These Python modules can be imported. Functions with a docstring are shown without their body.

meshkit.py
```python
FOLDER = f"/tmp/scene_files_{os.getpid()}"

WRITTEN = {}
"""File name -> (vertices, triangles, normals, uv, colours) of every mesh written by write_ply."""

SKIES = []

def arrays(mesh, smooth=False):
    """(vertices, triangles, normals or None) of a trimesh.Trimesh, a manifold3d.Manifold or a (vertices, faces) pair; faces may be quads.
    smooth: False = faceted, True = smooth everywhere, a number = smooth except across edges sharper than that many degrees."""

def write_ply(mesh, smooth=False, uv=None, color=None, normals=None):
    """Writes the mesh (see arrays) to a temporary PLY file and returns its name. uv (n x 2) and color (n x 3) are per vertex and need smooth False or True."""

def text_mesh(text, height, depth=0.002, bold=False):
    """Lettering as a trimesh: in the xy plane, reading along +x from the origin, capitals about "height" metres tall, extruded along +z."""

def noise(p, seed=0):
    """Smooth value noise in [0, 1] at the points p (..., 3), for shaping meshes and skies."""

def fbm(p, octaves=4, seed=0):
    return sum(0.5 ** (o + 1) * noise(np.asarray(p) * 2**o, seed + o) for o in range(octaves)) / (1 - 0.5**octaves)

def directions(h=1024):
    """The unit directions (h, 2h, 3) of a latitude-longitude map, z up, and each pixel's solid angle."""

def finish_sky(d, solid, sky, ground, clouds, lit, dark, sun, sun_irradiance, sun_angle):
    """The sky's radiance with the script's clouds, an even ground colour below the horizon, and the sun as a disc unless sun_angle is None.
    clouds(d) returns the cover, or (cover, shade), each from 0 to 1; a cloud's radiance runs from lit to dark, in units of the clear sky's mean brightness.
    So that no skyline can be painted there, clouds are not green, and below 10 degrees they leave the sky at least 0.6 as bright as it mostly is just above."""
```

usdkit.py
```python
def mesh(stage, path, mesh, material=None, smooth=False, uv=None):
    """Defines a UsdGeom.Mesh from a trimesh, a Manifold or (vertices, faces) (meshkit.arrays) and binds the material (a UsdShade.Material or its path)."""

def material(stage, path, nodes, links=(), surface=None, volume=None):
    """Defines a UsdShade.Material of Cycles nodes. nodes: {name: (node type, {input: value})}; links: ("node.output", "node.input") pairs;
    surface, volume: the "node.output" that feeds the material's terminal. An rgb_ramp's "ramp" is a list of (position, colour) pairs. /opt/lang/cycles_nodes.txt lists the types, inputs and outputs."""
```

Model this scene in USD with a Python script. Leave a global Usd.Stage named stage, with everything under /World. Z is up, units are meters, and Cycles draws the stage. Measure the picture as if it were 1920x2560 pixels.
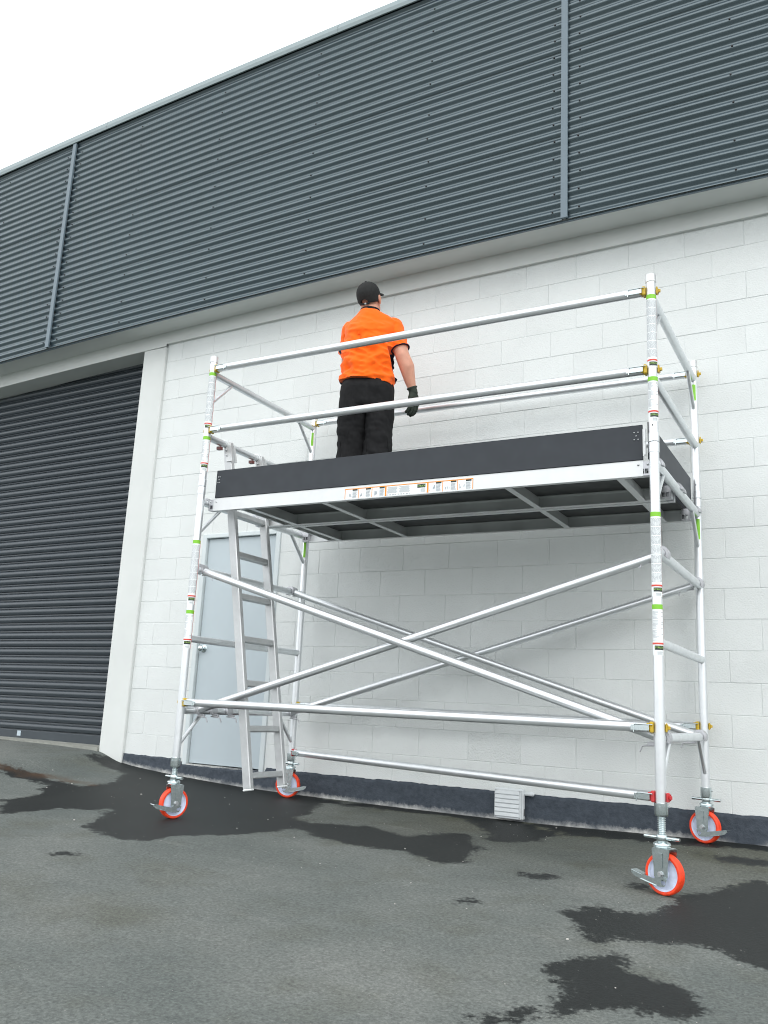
import math, random
import numpy as np
import trimesh, shapely
import manifold3d as m3
from shapely.geometry import Polygon, box as sbox
from scipy.interpolate import PchipInterpolator
from pxr import Usd, UsdGeom, UsdLux, UsdShade, Gf, Sdf, Vt
import usdkit, meshkit

stage = Usd.Stage.CreateInMemory()
UsdGeom.SetStageUpAxis(stage, 'Z'); UsdGeom.SetStageMetersPerUnit(stage, 1.0)
UsdGeom.Xform.Define(stage, '/World'); UsdGeom.Scope.Define(stage, '/World/Looks')
rng = random.Random(7); nrg = np.random.default_rng(7)

# ---------------------------------------------------------------- camera, sky, sun
CAM = np.array([4.33559, -5.95925, 0.72618])
ROT = np.array([[0.8672854, -0.4932547, 0.0672003], [0.4955004, 0.8423658, -0.2118944], [0.0479107, 0.2170707, 0.9749794]])  # columns: right, forward, up
cam = UsdGeom.Camera.Define(stage, '/World/camera')
cam.CreateHorizontalApertureAttr(36.0); cam.CreateVerticalApertureAttr(48.0)
cam.CreateFocalLengthAttr(36.0 * 2178.69 / 1920)
cam.CreateClippingRangeAttr(Gf.Vec2f(0.05, 2000))
cam.AddTransformOp().Set(Gf.Matrix4d(*ROT[:, 0], 0, *ROT[:, 2], 0, *(-ROT[:, 1]), 0, *CAM, 1))
cam.CreateExposureAttr(EXPO := 0.95)

SUN_DIR = np.array([0.55, -0.62, 0.0]); SUN_EL = math.radians(42)
SUN_DIR = SUN_DIR / np.linalg.norm(SUN_DIR) * math.cos(SUN_EL); SUN_DIR[2] = math.sin(SUN_EL)
dome = UsdLux.DomeLight.Define(stage, '/World/sky')
skym = usdkit.material(stage, '/World/Looks/sky', {
    'sky': ('sky_texture', {'sky_type': 'single_scattering', 'sun_disc': False, 'sun_elevation': SUN_EL, 'sun_rotation': math.atan2(SUN_DIR[0], SUN_DIR[1]), 'aerosol_density': 2.0}),
    'tc': ('texture_coordinate', {}),
    'n': ('noise_texture', {'scale': 2.2, 'detail': 5.0, 'roughness': 0.55}),
    'cl': ('rgb_ramp', {'ramp': [(0.3, (9.0, 9.2, 9.5)), (0.7, (11.5, 11.6, 11.7))]}),
    'mx': ('mix_color', {'fac': 0.93, 'use_clamp': False, 'use_clamp_result': False}),
    'bg': ('background_shader', {'strength': 0.1})},
    [('tc.generated', 'n.vector'), ('n.fac', 'cl.fac'), ('sky.color', 'mx.a'), ('cl.color', 'mx.b'), ('mx.result', 'bg.color')], surface='bg.background')
UsdShade.MaterialBindingAPI.Apply(dome.GetPrim()).Bind(skym)
dome.GetPrim().SetCustomDataByKey('kind', 'structure')
sun = UsdLux.DistantLight.Define(stage, '/World/sun')
sun.CreateIntensityAttr(0.14); sun.CreateAngleAttr(25.0); sun.CreateNormalizeAttr(True); sun.CreateColorAttr(Gf.Vec3f(1.0, 0.97, 0.93))
sun.AddTransformOp().Set(Gf.Matrix4d(Gf.Rotation(Gf.Vec3d(0, 0, 1), Gf.Vec3d(*SUN_DIR)), Gf.Vec3d(0, 0, 10)))

# ---------------------------------------------------------------- frames and ground shape
TO = np.array([0.2601356, -1.5164261, 0.6357708]); TEX = np.array([0.9997929, 0.0203500, 0]); TEY = np.array([-0.0203500, 0.9997929, 0])
TL, TW = 3.067, 1.322                     # tower length and width between standards
TROT = np.stack([TEX, TEY, [0, 0, 1]], 1)
def T(v): return TO + np.asarray(v, float) @ TROT.T        # tower frame -> world
R_ = 0.47 * np.arange(6)                  # rung heights, lowest first
_rise = PchipInterpolator([-300, -9, -3.4, -2.1, -1.75, -1.2, -.75, -.3, .5, 2, 3.6, 8, 300], [.23, .23, .222, .2, .112, .062, .036, .018, .006, 0, .02, .02, .02])
def ground(x, y):
    x = np.asarray(x, float); y = np.asarray(y, float)
    yy = np.clip(y, -8, 0); k = np.clip(.03 + .0099 * (x - .26), .02, .065)
    t = np.clip(-y / 2.6, 0, 1)
    return yy * k + _rise(x) * (1 - t * t * (3 - 2 * t))
def bow(x): return -.0033 * (np.asarray(x, float) - 1.2) ** 2 * (np.abs(np.asarray(x, float)) < 9)
def bowc(x):
    x = np.clip(np.asarray(x, float), -6.0, 6.0); return -.0033 * (x - 1.2) ** 2

# ---------------------------------------------------------------- materials
MATS = {}
def mat(name, color, rough=.5, metal=0., spec=.5, var=None, bump=None, rand=0., rvar=0., extra=None, coat=0., specks=None):
    n = {'p': ('principled_bsdf', {'base_color': color, 'roughness': rough, 'metallic': metal, 'specular_ior_level': spec, 'coat_weight': coat, **(extra or {})}), 'g': ('geometry', {})}
    l = []
    src = None
    if var:
        sc, amt = var[0], var[1]
        n['v'] = ('noise_texture', {'scale': sc, 'detail': 6.0, 'roughness': .6})
        lo = tuple(c * (1 - amt) for c in color); hi = tuple(min(1, c * (1 + amt)) for c in color)
        n['vr'] = ('rgb_ramp', {'ramp': [(.3, lo), (.7, hi)]})
        if len(var) > 2:
            n['mp'] = ('mapping', {'scale': var[2]}); l += [('g.position', 'mp.vector'), ('mp.vector', 'v.vector')]
        else: l += [('g.position', 'v.vector')]
        l += [('v.fac', 'vr.fac')]; src = 'vr.color'
        if rvar:
            n['rr'] = ('map_range', {'clamp': True, 'from_min': .3, 'from_max': .7, 'to_min': rough - rvar, 'to_max': rough + rvar}); l += [('v.fac', 'rr.value'), ('rr.result', 'p.roughness')]
    if rand:
        n['oi'] = ('object_info', {}); n['rm'] = ('map_range', {'clamp': True, 'to_min': 1 - rand, 'to_max': 1 + rand * .6})
        n['cc'] = ('combine_color', {}); n['mu'] = ('mix_color', {'blend_type': 'multiply', 'fac': 1.0, 'a': color})
        l += [('oi.random', 'rm.value'), ('rm.result', 'cc.r'), ('rm.result', 'cc.g'), ('rm.result', 'cc.b'), ('cc.color', 'mu.b')]
        if src: l.append((src, 'mu.a'))
        src = 'mu.result'
    if specks:   # (scale, threshold, colour)
        n['sv'] = ('noise_texture', {'scale': specks[0], 'detail': 3.0}); n['sr'] = ('map_range', {'clamp': True, 'from_min': specks[1], 'from_max': specks[1] + .03})
        n['sm'] = ('mix_color', {'a': color, 'b': specks[2]})
        l += [('g.position', 'sv.vector'), ('sv.fac', 'sr.value'), ('sr.result', 'sm.fac')]
        if src: l.append((src, 'sm.a'))
        src = 'sm.result'
    if src: l.append((src, 'p.base_color'))
    if bump:
        n['b'] = ('noise_texture', {'scale': bump[0], 'detail': bump[3] if len(bump) > 3 else 4.0, 'roughness': .6}); n['bp'] = ('bump', {'strength': bump[1], 'distance': bump[2]})
        l += [('g.position', 'b.vector'), ('b.fac', 'bp.height'), ('bp.normal', 'p.normal')]
    MATS[name] = usdkit.material(stage, '/World/Looks/' + name, n, l, surface='p.BSDF')
    return MATS[name]

mat('white_paint', (.645, .680, .672), .55, spec=.3, var=(2.2, .035), bump=(95., .55, .006, 5.0), rand=.018)
mat('white_paint_rough', (.64, .675, .667), .7, spec=.2, var=(14., .03), bump=(75., .9, .010, 6.0))
mat('white_render', (.605, .635, .62), .6, spec=.25, var=(1.5, .05), bump=(60., .12, .004, 5.0))
mat('mortar', (.645, .68, .672), .7, spec=.2, var=(20., .05))
mat('wall_core', (.6, .62, .61), .7)
mat('cladding', (.012, .020, .026), .27, spec=1.0, var=(.9, .14), rand=.08, rvar=.03, extra={'specular_tint': (.82, .97, 1.0), 'ior': 1.7})
mat('trim_grey', (.125, .17, .20), .42, spec=.5, var=(3., .06))
mat('capping', (.24, .30, .31), .5, spec=.5, var=(2., .05))
mat('roller', (.018, .024, .030), .33, spec=.8, extra={'specular_tint': (.90, .97, 1.0)}, var=(1.2, .10), rvar=.05)
mat('door_blue', (.43, .50, .53), .38, spec=.45, var=(2.0, .03))
mat('door_frame', (.56, .62, .63), .45, spec=.4, var=(5., .03))
mat('concrete', (.26, .27, .245), .85, spec=.2, var=(9., .2), bump=(60., .3, .006))
mat('alu', (.70, .73, .745), .36, .9, var=(9., .025), rvar=.02)
mat('alu_flat', (.62, .64, .64), .46, .65, var=(6., .08), rvar=.08)
mat('alu_dull', (.54, .56, .565), .5, .75, var=(18., .08), rvar=.05)
mat('cast_alu', (.48, .49, .51), .45, .85, var=(30., .06))
mat('zinc', (.58, .65, .66), .21, 1.0, var=(60., .03), rvar=.02)
mat('yellow_plastic', (.50, .34, .02), .42, spec=.5, var=(40., .15))
mat('red_plastic', (.48, .03, .035), .42, spec=.5, var=(40., .15))
mat('tyre_orange', (.76, .055, .014), .5, spec=.4, var=(45., .22), rvar=.1)
mat('wheel_white', (.56, .62, .76), .5, spec=.4, var=(35., .12), rvar=.1)
mat('ply_black', (.034, .040, .047), .55, spec=.3, var=(9., .10), specks=(7.5, .765, (.22, .22, .23)))
mat('ply_under', (.085, .09, .09), .75, spec=.2, var=(10., .2))
mat('screw_dark', (.012, .013, .015), .5)
mat('steel_bolt', (.5, .52, .53), .35, 1.0)
mat('label_white', (.80, .84, .84), .5, spec=.3)
mat('sticker_grey', (.42, .50, .55), .5, spec=.3)
mat('label_red', (.62, .06, .045), .5)
mat('label_green', (.20, .52, .03), .5)
mat('label_orange', (.72, .26, .02), .5)
mat('label_dark', (.012, .022, .018), .45)
mat('label_ink', (.36, .40, .43), .6)
mat('label_lime', (.36, .62, .12), .5)
mat('vent_plastic', (.56, .60, .615), .5, spec=.4, var=(30., .04))
mat('tab_dark', (.14, .035, .03), .5)
mat('rubber', (.02, .02, .02), .8)
mat('orange_cloth', (.97, .135, .008), .8, spec=.1, var=(30., .05), bump=(420., .25, .002), extra={'sheen_weight': .15})
mat('navy_cloth', (.02, .02, .035), .85, spec=.1)
mat('black_cloth', (.014, .0145, .0155), .85, spec=.15, var=(40., .2), bump=(300., .3, .002))
mat('cap_cloth', (.024, .025, .025), .85, spec=.15, var=(60., .2), bump=(500., .3, .001))
mat('glove_knit', (.045, .055, .046), .9, spec=.1, bump=(600., .5, .002))
mat('glove_rubber', (.012, .012, .014), .6, spec=.3)
mat('skin', (.56, .285, .20), .5, spec=.35, var=(25., .10), extra={'subsurface_weight': .12, 'subsurface_radius': (1., .3, .15), 'subsurface_scale': .008})
mat('boot', (.02, .018, .016), .6)
mat('stone_chip', (.45, .44, .41), .8, rand=.3)
mat('eye', (.7, .7, .68), .2)

# plinth: dark slate coating, chalky bloom along its foot, bare patch beside the door
usdkit.material(stage, '/World/Looks/plinth', {
    'g': ('geometry', {}), 's': ('separate_xyz', {}), 'n': ('noise_texture', {'scale': 28., 'detail': 8., 'roughness': .7}), 'n2': ('noise_texture', {'scale': 3., 'detail': 4.}),
    'at': ('attribute', {'attribute': 'foot'}),
    'r': ('rgb_ramp', {'ramp': [(.3, (.036, .047, .061)), (.7, (.066, .081, .10))]}),
    'ad': ('math', {'math_type': 'multiply_add', 'value2': .07, 'value3': -.035}), 'su': ('math', {'math_type': 'subtract'}),
    'mr': ('map_range', {'clamp': True, 'from_min': .034, 'from_max': -.002}), 'ml': ('map_range', {'clamp': True, 'from_min': .35, 'from_max': .6}), 'mm': ('math', {'math_type': 'multiply'}),
    'mx': ('mix_color', {'b': (.55, .56, .54)}), 'b': ('bump', {'strength': .8, 'distance': .012}), 'p': ('principled_bsdf', {'roughness': .75, 'specular_ior_level': .3})},
    [('g.position', 'n.vector'), ('g.position', 'n2.vector'), ('n.fac', 'r.fac'), ('n.fac', 'ad.value1'), ('at.fac', 'su.value1'), ('ad.value', 'su.value2'), ('su.value', 'mr.value'),
     ('n2.fac', 'ml.value'), ('mr.result', 'mm.value1'), ('ml.result', 'mm.value2'), ('mm.value', 'mx.fac'), ('r.color', 'mx.a'), ('mx.result', 'p.base_color'), ('n.fac', 'b.height'), ('b.normal', 'p.normal')], surface='p.BSDF')
MATS['plinth'] = UsdShade.Material.Get(stage, '/World/Looks/plinth')

# asphalt: aggregate grain, dry and damp areas (damp outline is a mesh attribute roughened by noise), an iron stain, pale chips
usdkit.material(stage, '/World/Looks/asphalt', {
    'g': ('geometry', {}), 'wet': ('attribute', {'attribute': 'damp'}), 'rust': ('attribute', {'attribute': 'rust'}),
    'nb': ('noise_texture', {'scale': .8, 'detail': 5., 'roughness': .6}), 'nf': ('noise_texture', {'scale': 75., 'detail': 7., 'roughness': .8}),
    'ng': ('noise_texture', {'scale': 2.6, 'detail': 4.}),
    'ne': ('noise_texture', {'scale': 5., 'detail': 8., 'roughness': .68}), 'ne2': ('noise_texture', {'scale': 45., 'detail': 4., 'roughness': .6}),
    'vo': ('voronoi_texture', {'scale': 95., 'randomness': 1.}), 'vs': ('separate_color', {}),
    'dry': ('rgb_ramp', {'ramp': [(.28, (.082, .096, .092)), (.5, (.115, .128, .121)), (.72, (.155, .165, .155))]}),
    'fine': ('rgb_ramp', {'ramp': [(.28, (.30, .30, .30)), (.5, (.95, .95, .95)), (.72, (1.8, 1.8, 1.75))]}),
    'olive': ('map_range', {'clamp': True, 'from_min': .52, 'from_max': .75, 'to_min': 0., 'to_max': .55}), 'mo': ('mix_color', {'b': (.074, .078, .060)}), 'ms': ('attribute', {'attribute': 'moss'}), 'mq': ('math', {'math_type': 'multiply'}), 'mz': ('math', {'math_type': 'add', 'use_clamp': True}), 'mn': ('map_range', {'clamp': True, 'from_min': .3, 'from_max': .6, 'to_min': .35, 'to_max': 1.}),
    'mf': ('mix_color', {'blend_type': 'multiply', 'fac': .8}),
    'damp': ('rgb_ramp', {'ramp': [(.25, (.0085, .0105, .0105)), (.75, (.016, .0185, .018))]}),
    'mfd': ('mix_color', {'blend_type': 'multiply', 'fac': .9}),
    'a1': ('math', {'math_type': 'multiply_add', 'value2': .34, 'value3': -.17}), 'a2': ('math', {'math_type': 'multiply_add', 'value2': .15, 'value3': -.075}),
    's1': ('math', {'math_type': 'add'}), 's2': ('math', {'math_type': 'add'}),
    'wm': ('map_range', {'clamp': True, 'from_min': -.020, 'from_max': .030, 'range_type': 'smoothstep'}),
    'dm': ('mapping', {'scale': (1.2, 6., 1.), 'rotation': (0., 0., .6)}), 'dn': ('noise_texture', {'scale': 1.4, 'detail': 7., 'roughness': .7}), 'dr': ('map_range', {'clamp': True, 'from_min': .56, 'from_max': .74, 'to_max': .30}), 'du': ('mix_color', {'b': (.20, .205, .195)}),
    'mw': ('mix_color', {}),
    'rm': ('map_range', {'clamp': True, 'from_min': -.05, 'from_max': .06, 'to_max': .6}), 'rs': ('math', {'math_type': 'add'}), 'mr': ('mix_color', {'b': (.075, .042, .022)}),
    'c1': ('math', {'math_type': 'less_than', 'value2': .16}), 'c2': ('math', {'math_type': 'less_than', 'value2': .022}), 'c3': ('math', {'math_type': 'multiply'}),
    'mc': ('mix_color', {'b': (.30, .30, .27)}),
    'bp': ('bump', {'strength': .55, 'distance': .006}), 'rg': ('mix_float', {'a': .92, 'b': .58}),
    'p': ('principled_bsdf', {'specular_ior_level': .22})},
    [('g.position', x + '.vector') for x in ('nb', 'nf', 'ne', 'ne2', 'vo', 'ng')] +
    [('nb.fac', 'dry.fac'), ('nf.fac', 'fine.fac'), ('ng.fac', 'olive.value'), ('g.position', 'dm.vector'), ('dm.vector', 'dn.vector'), ('dn.fac', 'dr.value'), ('dr.result', 'du.fac'), ('ms.fac', 'mq.value1'), ('nb.fac', 'mn.value'), ('mn.result', 'mq.value2'), ('mq.value', 'mz.value1'), ('olive.result', 'mz.value2'), ('mz.value', 'mo.fac'), ('dry.color', 'mo.a'), ('mo.result', 'du.a'), ('du.result', 'mf.a'), ('fine.color', 'mf.b'), ('nb.fac', 'damp.fac'), ('damp.color', 'mfd.a'), ('fine.color', 'mfd.b'),
     ('ne.fac', 'a1.value1'), ('ne2.fac', 'a2.value1'), ('a1.value', 's1.value1'), ('a2.value', 's1.value2'), ('s1.value', 's2.value1'), ('wet.fac', 's2.value2'), ('s2.value', 'wm.value'),
     ('wm.result', 'mw.fac'), ('mf.result', 'mw.a'), ('mfd.result', 'mw.b'), ('s1.value', 'rs.value1'), ('rust.fac', 'rs.value2'), ('rs.value', 'rm.value'), ('rm.result', 'mr.fac'), ('mw.result', 'mr.a'),
     ('vo.distance', 'c1.value1'), ('vo.color', 'vs.color'), ('vs.r', 'c2.value1'), ('c1.value', 'c3.value1'), ('c2.value', 'c3.value2'), ('c3.value', 'mc.fac'), ('mr.result', 'mc.a'), ('mc.result', 'p.base_color'),
     ('nf.fac', 'bp.height'), ('bp.normal', 'p.normal'), ('wm.result', 'rg.fac'), ('rg.result', 'p.roughness')], surface='p.BSDF')
MATS['asphalt'] = UsdShade.Material.Get(stage, '/World/Looks/asphalt')

# ---------------------------------------------------------------- prim helpers
USED = {}
def numbered(path):
    k = USED.get(path, -1) + 1; USED[path] = k
    return path if k == 0 else f'{path}_{k:03d}'
class Thing:
    def __init__(s, name, label, cat, base=(0, 0, 0), rot=None, group=None):
        s.path = numbered('/World/' + name); s.base = np.asarray(base, float); s.rot = np.eye(3) if rot is None else rot
        x = UsdGeom.Xform.Define(stage, s.path); m = np.eye(4); m[:3, :3] = s.rot.T; m[3, :3] = s.base
        x.AddTransformOp().Set(Gf.Matrix4d(m.tolist())); p = x.GetPrim()
        p.SetCustomDataByKey('label', label); p.SetCustomDataByKey('category', cat)
        if group: p.SetCustomDataByKey('group', group)
    def part(s, name, mesh, m, parent=None, smooth=False, label=None, kind=None):
        """mesh in world coordinates"""
        v, f, n = meshkit.arrays(mesh, False)
        mm = trimesh.Trimesh((np.asarray(v) - s.base) @ s.rot, f, process=False)
        path = numbered((parent or s.path) + '/' + name)
        g = usdkit.mesh(stage, path, mm, MATS[m], smooth=smooth)
        if label: g.GetPrim().SetCustomDataByKey('label', label)
        if kind: g.GetPrim().SetCustomDataByKey('kind', kind)
        return path

# ---------------------------------------------------------------- mesh helpers
def cat(*ms):
    ms = [x for y in ms for x in (y if isinstance(y, (list, tuple)) else [y])]
    return trimesh.util.concatenate(ms) if len(ms) > 1 else ms[0]
def bx(x0, x1, y0, y1, z0, z1):
    b = trimesh.creation.box([x1 - x0, y1 - y0, z1 - z0]); b.apply_translation([(x0 + x1) / 2, (y0 + y1) / 2, (z0 + z1) / 2]); return b
def cbx(x0, x1, y0, y1, z0, z1, c=.004):
    P = []
    for sx in (0, 1):
        for sy in (0, 1):
            for sz in (0, 1):
                p = np.array([(x0, x1)[sx], (y0, y1)[sy], (z0, z1)[sz]]); d = np.array([c * (1 - 2 * sx), c * (1 - 2 * sy), c * (1 - 2 * sz)])
                for k in range(3):
                    q = p + d; q[k] = p[k]; P.append(q)
    return trimesh.Trimesh(P, process=False).convex_hull
def frame_of(d):
    d = np.asarray(d, float) / np.linalg.norm(d); a = np.array([0, 0, 1.]) if abs(d[2]) < .9 else np.array([1., 0, 0])
    u = np.cross(a, d); u /= np.linalg.norm(u); return u, np.cross(d, u), d
def tube(p, q, r, n=20, cap=True):
    p, q = np.asarray(p, float), np.asarray(q, float); u, v, d = frame_of(q - p); t = np.linspace(0, 2 * np.pi, n, endpoint=False)
    c = np.cos(t)[:, None] * u + np.sin(t)[:, None] * v
    V = np.vstack([p + r * c, q + r * c, [p], [q]]); i = np.arange(n); j = (i + 1) % n
    F = np.vstack([np.c_[i, j, n + j], np.c_[i, n + j, n + i], np.c_[j, i, np.full(n, 2 * n)], np.c_[n + i, n + j, np.full(n, 2 * n + 1)]])
    return trimesh.Trimesh(V, F, process=False)
def wire(pts, r, n=10):
    pts = [np.asarray(p, float) for p in pts]
    return cat([tube(a, b, r, n) for a, b in zip(pts, pts[1:])] + [ball(p, r) for p in pts[1:-1]])
def ball(c, r, k=1):
    s = trimesh.creation.icosphere(k, r); s.apply_translation(c); return s
def bar(p, q, w, h, up=(0, 0, 1)):
    """rectangular bar from p to q, h along 'up', w across"""
    p, q = np.asarray(p, float), np.asarray(q, float); d = q - p; L = np.linalg.norm(d); d = d / L
    u = np.cross(up, d); u /= np.linalg.norm(u); v = np.cross(d, u)
    b = cbx(0, L, -w / 2, w / 2, -h / 2, h / 2, min(w, h) * .12)
    b.vertices = p + b.vertices @ np.stack([d, u, v]); return b
def lathe(prof, n=32, axis=None, origin=(0, 0, 0)):
    prof = np.asarray(prof, float); t = np.linspace(0, 2 * np.pi, n, endpoint=False); m = len(prof)
    V = np.stack([np.outer(np.cos(t), prof[:, 0]), np.outer(np.sin(t), prof[:, 0]), np.tile(prof[:, 1], (n, 1))], -1).reshape(-1, 3)
    F = []
    for i in range(n):
        j = (i + 1) % n
        for k in range(m - 1):
            a, b, c, d = i * m + k, j * m + k, j * m + k + 1, i * m + k + 1; F += [[a, b, c], [a, c, d]]
    if axis is not None:
        u, v, d = frame_of(axis); V = V @ np.stack([u, v, d])
    return trimesh.Trimesh(V + np.asarray(origin), F, process=False)
def prism(poly, h, o, ux, uy):
    """polygon in the plane (ux, uy) at o, extruded by h along ux x uy"""
    P = poly if hasattr(poly, 'exterior') else Polygon(poly)
    e = trimesh.creation.extrude_polygon(P, h, engine='earcut'); ux, uy = np.asarray(ux, float), np.asarray(uy, float)
    e.vertices = np.asarray(o) + e.vertices @ np.stack([ux, uy, np.cross(ux, uy)]); e.fix_normals(); return e
def TM(m):
    m = m.copy(); m.vertices = T(m.vertices); return m
def strip(xs, prof, zoff=lambda x: 0 * x, caps=True):
    """profile [(y, z)...] (open) swept along x with a z offset by x"""
    xs = np.asarray(xs, float); prof = np.asarray(prof, float); m = len(prof)
    V = np.concatenate([np.c_[np.full(m, x), prof[:, 0], prof[:, 1] + float(zoff(x))] for x in xs])
    F = []
    for i in range(len(xs) - 1):
        k = np.arange(m - 1); a = i * m + k; b = a + m
        F += [np.c_[a, b, b + 1], np.c_[a, b + 1, a + 1]]
    F = np.vstack(F)
    return trimesh.Trimesh(V, F, process=False)
def closed(prof): return list(prof) + [prof[0]]

# ---------------------------------------------------------------- ground
def axis(lo, hi, step, far):
    a = np.arange(lo, hi + 1e-6, step); e = []
    s, x = step, hi
    while x < far: s *= 1.5; x += s; e.append(x)
    f = []; s, x = step, lo
    while x > -far: s *= 1.5; x -= s; f.append(x)
    return np.r_[f[::-1], a, e]
gx, gy = axis(-6, 6, .05, 180), axis(-6.5, .35, .05, 180)
GX, GY = np.meshgrid(gx, gy); GZ = ground(GX, GY)
near = np.exp(-((GX / 9) ** 2 + (GY / 7) ** 2))
GZ = GZ + near * .006 * (meshkit.fbm(np.stack([GX * 1.1, GY * 1.1, 0 * GX], -1), 3, 5) - .5)
nx, ny = len(gx), len(gy); I = np.arange(nx * ny).reshape(ny, nx)
F = np.vstack([np.c_[I[:-1, :-1].ravel(), I[:-1, 1:].ravel(), I[1:, 1:].ravel()], np.c_[I[:-1, :-1].ravel(), I[1:, 1:].ravel(), I[1:, :-1].ravel()]])
gm = trimesh.Trimesh(np.c_[GX.ravel(), GY.ravel(), GZ.ravel()], F, process=False)
g = usdkit.mesh(stage, '/World/ground', gm, MATS['asphalt'], smooth=True)
g.GetPrim().SetCustomDataByKey('kind', 'structure'); g.GetPrim().SetCustomDataByKey('label', 'dark asphalt yard with damp patches'); g.GetPrim().SetCustomDataByKey('category', 'ground')
DAMP = [
 [(-1.93, -0.07), (-2.0, -0.25), (-1.78, -0.25), (-1.35, -0.37), (-1.1, -0.72), (-1.06, -1.02), (-1.32, -1.02), (-1.82, -0.93), (-2.07, -1.05), (-1.86, -1.2), (-1.62, -1.13), (-1.25, -1.25), (-0.98, -1.62), (-1.01, -1.82), (-0.56, -2.16), (-0.46, -1.78), (-0.23, -1.54), (0.13, -2.11), (0.46, -2.2), (0.69, -2.11), (0.73, -1.89), (0.82, -1.71), (0.94, -1.54), (1.0, -1.4), (1.05, -1.23), (1.32, -1.38), (1.5, -1.4), (1.69, -1.41), (1.85, -1.36), (2.02, -1.44), (2.17, -1.49), (2.29, -1.39), (2.2, -0.98), (1.96, -0.67), (1.81, -0.76), (1.69, -0.96), (1.35, -0.84), (1.02, -0.99), (0.85, -0.96), (0.59, -0.23), (0.97, -0.26), (0.45, -0.03), (0.15, 0.02), (-0.31, 0.14), (-0.65, 0.06), (-1.4, 0.37), (-1.83, 0.38)],
 [(1.73, -0.17), (1.86, 0.1), (2.18, -0.11), (2.47, -0.37), (2.41, -0.57), (2.26, -0.73), (2.11, -0.79), (2.03, -0.54)],
 [(0.59, -0.23), (1.32, -0.14), (1.89, -0.15), (1.79, 0.07), (0.88, 0.04)],
 [(3.01, -2.0), (3.06, -1.9), (3.12, -1.84), (3.22, -1.83), (3.34, -1.79), (3.39, -1.69), (3.4, -1.37), (3.5, -1.3), (3.55, -1.1), (3.74, -1.03), (4.6, -1.3), (4.6, -2.5), (3.89, -2.3), (3.77, -2.19), (3.7, -2.13), (3.59, -2.12), (3.51, -2.14), (3.43, -2.21), (3.3, -2.24), (3.22, -2.29), (3.13, -2.21)],
 [(3.2, -2.65), (3.22, -2.54), (3.31, -2.4), (3.37, -2.38), (3.46, -2.52), (3.53, -2.55), (3.6, -2.57), (3.68, -2.69), (3.74, -2.76), (3.69, -2.88), (3.51, -2.95), (3.45, -2.97), (3.39, -3.05), (3.3, -3.14), (3.36, -2.95), (3.25, -2.76)],
 [(3.28, -2.46), (3.36, -2.42), (3.3, -2.17), (3.17, -2.26)],
 [(3.17, -3.26), (3.19, -3.2), (3.23, -3.11), (3.29, -3.11), (3.29, -3.2), (3.22, -3.3), (3.17, -3.36)],
 [(3.29, -0.44), (3.46, -0.44), (3.67, -0.4), (4.2, -0.35), (4.2, -.6), (3.57, -0.59), (3.46, -0.6)],
 [(3.54, -1.11), (3.6, -0.99), (3.72, -0.86), (3.76, -1.08), (3.59, -1.17)],
 [(2.61, -1.45), (2.7, -1.44), (2.78, -1.41), (2.81, -1.48), (2.78, -1.55), (2.7, -1.51)], [(2.57, -2.12), (2.6, -2.05), (2.64, -2.1), (2.6, -2.15)],
 [(0.5, -2.68), (0.62, -2.57), (0.69, -2.63), (0.59, -2.72)], [(3.13, -1.37), (3.19, -1.25), (3.25, -1.34), (3.2, -1.43)],
 [(2.5, -.3), (3.2, -.28), (3.4, -.2), (4.2, -.12), (4.2, .1), (2.2, .1), (2.2, -.1)]]
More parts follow.
